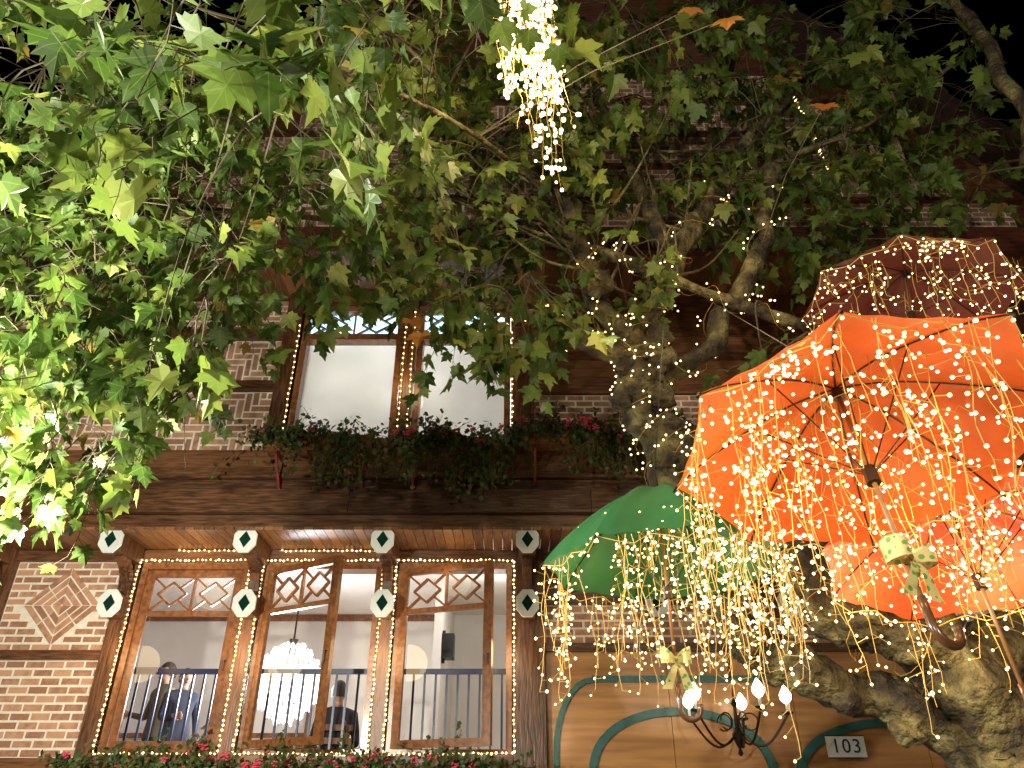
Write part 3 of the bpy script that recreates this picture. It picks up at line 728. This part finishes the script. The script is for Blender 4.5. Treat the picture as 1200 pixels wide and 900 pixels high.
# ---------------------------------------------------------------- umbrellas
def polka():
    m,nt,p,o=base('polka_ribbon'); v=N(nt,'ShaderNodeTexVoronoi'); v.inputs['Scale'].default_value=38; tc=N(nt,'ShaderNodeTexCoord'); nt.links.new(tc.outputs['Object'],v.inputs['Vector'])
    r=N(nt,'ShaderNodeValToRGB'); r.color_ramp.interpolation='CONSTANT'; r.color_ramp.elements[0].color=(.10,.25,.04,1); r.color_ramp.elements[1].position=.32; r.color_ramp.elements[1].color=(.48,.42,.18,1)
    nt.links.new(v.outputs[0],r.inputs[0]); nt.links.new(r.outputs[0],p.inputs['Base Color']); p.inputs['Roughness'].default_value=.6; return m
polkaM=polka()
def umbrella(apex,down,Rr,h,col,slen,cable,ns,ln,seed,bow=True,power=3.0,inner=.5,spin=0):
    random.seed(seed)
    apex=V(apex); ax=-V(down).normalized()
    q=V((0,0,1)).rotation_difference(ax).to_matrix().to_4x4(); M=Matrix.Translation(apex)@q@Matrix.Rotation(spin,4,'Z')
    e=empty('umbrella'); fab=mat('umbrella_fabric',col,tuple(c*.8 for c in col),.55,(1,1,1),9,.15,transl=.35)
    cn=MB('canopy',fab,e,M,True); S=12;K=64
    def cp(s,phi):
        pl=(phi/(2*math.pi/8))%1-.5; f=math.cos(math.pi/8)/math.cos(pl*2*math.pi/8)
        f=1-(1-f)*1.15-.02*(1-(2*pl)**2) 
        f=1+(f-1)*s
        sag=.045*(1-(2*pl)**2)*math.sin(math.pi*min(s,1)) 
        wr=.006*s*math.sin(phi*24+s*9)
        r=Rr*f*(s*.96+.04*math.sin(s*math.pi/2)); return V((r*math.cos(phi),r*math.sin(phi),-h*(s**1.75)-sag*.6+wr))
    vs=[];fs=[]
    for i in range(S+1):
        for k in range(K):
            vs.append(cp(i/S,2*math.pi*k/K))
            if i: k2=(k+1)%K; fs.append(((i-1)*K+k,(i-1)*K+k2,i*K+k2,i*K+k))
    cn.add(vs,fs); cn.build()
    rb=MB('ribs_and_stretchers',iron,e,M)
    for k in range(8):
        ph=2*math.pi*k/8
        rb.tube([cp(i/S,ph)+V((0,0,-.006)) for i in range(S+1)],.003,5); mid=cp(.5,ph)+V((0,0,-.008)); rb.tube([(0,0,-h-.12),mid],.0025,5)
        t=cp(1,ph); rb.tube([t,t*1.02+V((0,0,-.015))],.006,5)
    rb.lathe([(.0,-h-.09),(.022,-h-.09),(.022,-h-.15),(.0,-h-.15)],(0,0,0),10); rb.lathe([(.0,-.02),(.02,-.02),(.02,-.05),(.0,-.05)],(0,0,0),10)
    rb.tube([(0,0,0),(0,0,.05),(0,0,.09)],[.012,.008,.003],8); rb.build()
    sh=MB('shaft',mat('shaft_wood',(.30,.15,.05),(.2,.09,.03),.35),e,M,True); sh.tube([(0,0,0),(0,0,-slen)],.008,8); sh.build()
    hd=MB('hook_handle',mat('handle_wood',(.10,.04,.015),(.06,.025,.01),.3,coat=.4),e,M,True); pts=[V((0,0,-slen+.05)),V((0,0,-slen))]
    for i in range(13):
        a=math.pi*i/12*1.08; pts.append(V((.045-.045*math.cos(a),0,-slen-.03-.05*math.sin(a))))
    hd.tube(pts,[.013]*len(pts),10); hd.build()
    if bow:
        bw=MB('polka_dot_bow',polkaM,e,M,True); z0=-slen+.16
        for sg in(-1,1):
            for w_,(dz,ln_) in enumerate(((.03,.065),(-.10,.12))):
                vs=[];fs=[]
                n=8
                for i in range(n+1):
                    t=i/n
                    if w_==0: c=V((sg*ln_*math.sin(math.pi*t),-.015-.045*math.sin(2*math.pi*t),z0+dz*t*math.sin(math.pi*t)*1.5)); hw=.012+.025*math.sin(math.pi*t)
                    else: c=V((sg*.05*t,-.02-.01*math.sin(5*t),z0-ln_*t)); hw=.010+.014*t
                    vs+= [c+V((0 if w_==0 else -hw,0,-hw if w_==0 else 0)),c+V((0 if w_==0 else hw,0,hw if w_==0 else 0))]
                    if i: fs.append((2*i-2,2*i-1,2*i+1,2*i))
                bw.add(vs,fs)
        bw.ball((0,-.01,z0),.018); bw.build()
    cb=MB('hanging_cable',black,e); cb.tube([M@V((0,0,.09)),cable],.003,5); cb.build()
    wb=MB('light_wires',wireM,e); bb=MB('light_bulbs',bulbM,e)
    for i in range(ns):
        s=1.0 if R()>inner else U(.2,.95); ph=U(0,6.283)
        p=M@(cp(s,ph)+V((0,0,-.012))); strand(wb,bb,p,U(*ln))
    for i in range(int(ns*.3)):
        ph=U(0,6.283); s=U(.2,.6); pts=[]
        for j in range(9):
            ph+=U(-.16,.16); s=min(1.0,s+U(.0,.10)); c=cp(s,ph)+V((0,0,-.014)); pts.append(M@c)
            if R()<.8: bb.ball(M@(c+V((U(-.02,.02),U(-.02,.02),-.012))),.0062)
        wb.tube(pts,.0016,4,cap=False)
    pts=[M@(cp(1.0,2*math.pi*k/48)+V((0,0,-.01-.02*(k%3)))) for k in range(49)]; wb.tube(pts,.002,4,cap=False)
    for p in pts: bb.ball(p+V((0,0,-.015)),.0062)
    wb.build();bb.build()
    for k in range(3):
        a=2*math.pi*k/3+.4; light('string_glow',M@V((Rr*.5*math.cos(a),Rr*.5*math.sin(a),-h*.5-.26)),power,WARM,.08,e)
    return M
umbrella((1.13,2.28,2.90),(-.02,-.27,-.96),.60,.27,(.78,.14,.022),.86,(1.35,4.2,4.7),92,(.25,.78),11,power=3.6,inner=.5,spin=.39)
umbrella((.72,3.5,3.02),(0.0,-.02,-1),.58,.40,(.024,.14,.045),.98,(1.1,4.3,4.9),84,(.22,.60),12,power=5.0,inner=.3,spin=.1)
umbrella((1.90,3.10,2.80),(-.05,-.22,-.97),.60,.27,(.66,.075,.016),.85,(1.9,4.1,4.4),50,(.15,.45),13,power=3,inner=.5,bow=False)
umbrella((2.38,3.6,4.46),(-.15,-.02,-.98),.60,.22,(.13,.016,.012),.85,(2.3,4.3,5.2),48,(.15,.45),14,power=1.6,inner=.6,bow=False,spin=.3)
random.seed(3)
# ---------------------------------------------------------------- left street lamp just off frame; added fill lamps behind camera
def unseen_lamp(x,y,z,power,c):
    e=empty('unseen_lamp'); p=MB('pole',iron,e); p.lathe([(.12,0),(.11,.3),(.05,.4),(.04,z-.42),(.07,z-.38),(.0,z-.36)],(x,y,0),14); p.build()
    hd=MB('lamp_head',iron,e); hd.lathe([(.0,z-.36),(.13,z-.34),(.15,z-.30),(.13,z-.29)],(x,y,0),14); hd.build()
    g=MB('bulb',emit('lamp_globe',c,12),e,None,True); g.lathe([(.0,z-.30),(.04,z-.28),(.05,z-.24),(.0,z-.2)],(x,y,0),14); g.build()
    light('lamp_light',(x,y,z-.08),power,c,.08,e)
unseen_lamp(-2.55,2.40,2.75,1050,(1,.97,.80))
unseen_lamp(-2.4,-3.5,3.6,1050,(1,.93,.76))  # added behind the camera to light the facade evenly
unseen_lamp(2.6,-2.4,3.4,520,(1,.90,.72))  # added behind the camera to brighten the gable and the trunk
# ---------------------------------------------------------------- camera
cam=bpy.data.cameras.new('camera'); co=bpy.data.objects.new('camera',cam); COL.objects.link(co); co.location=(0,0,1.6); co.rotation_euler=(math.radians(120),0,0)
cam.sensor_width=36; cam.lens=26.4; cam.clip_end=600; cam.clip_start=.05
sc=bpy.context.scene; sc.camera=co
sc.view_settings.view_transform='Standard'; sc.view_settings.look='None'; sc.view_settings.exposure=0
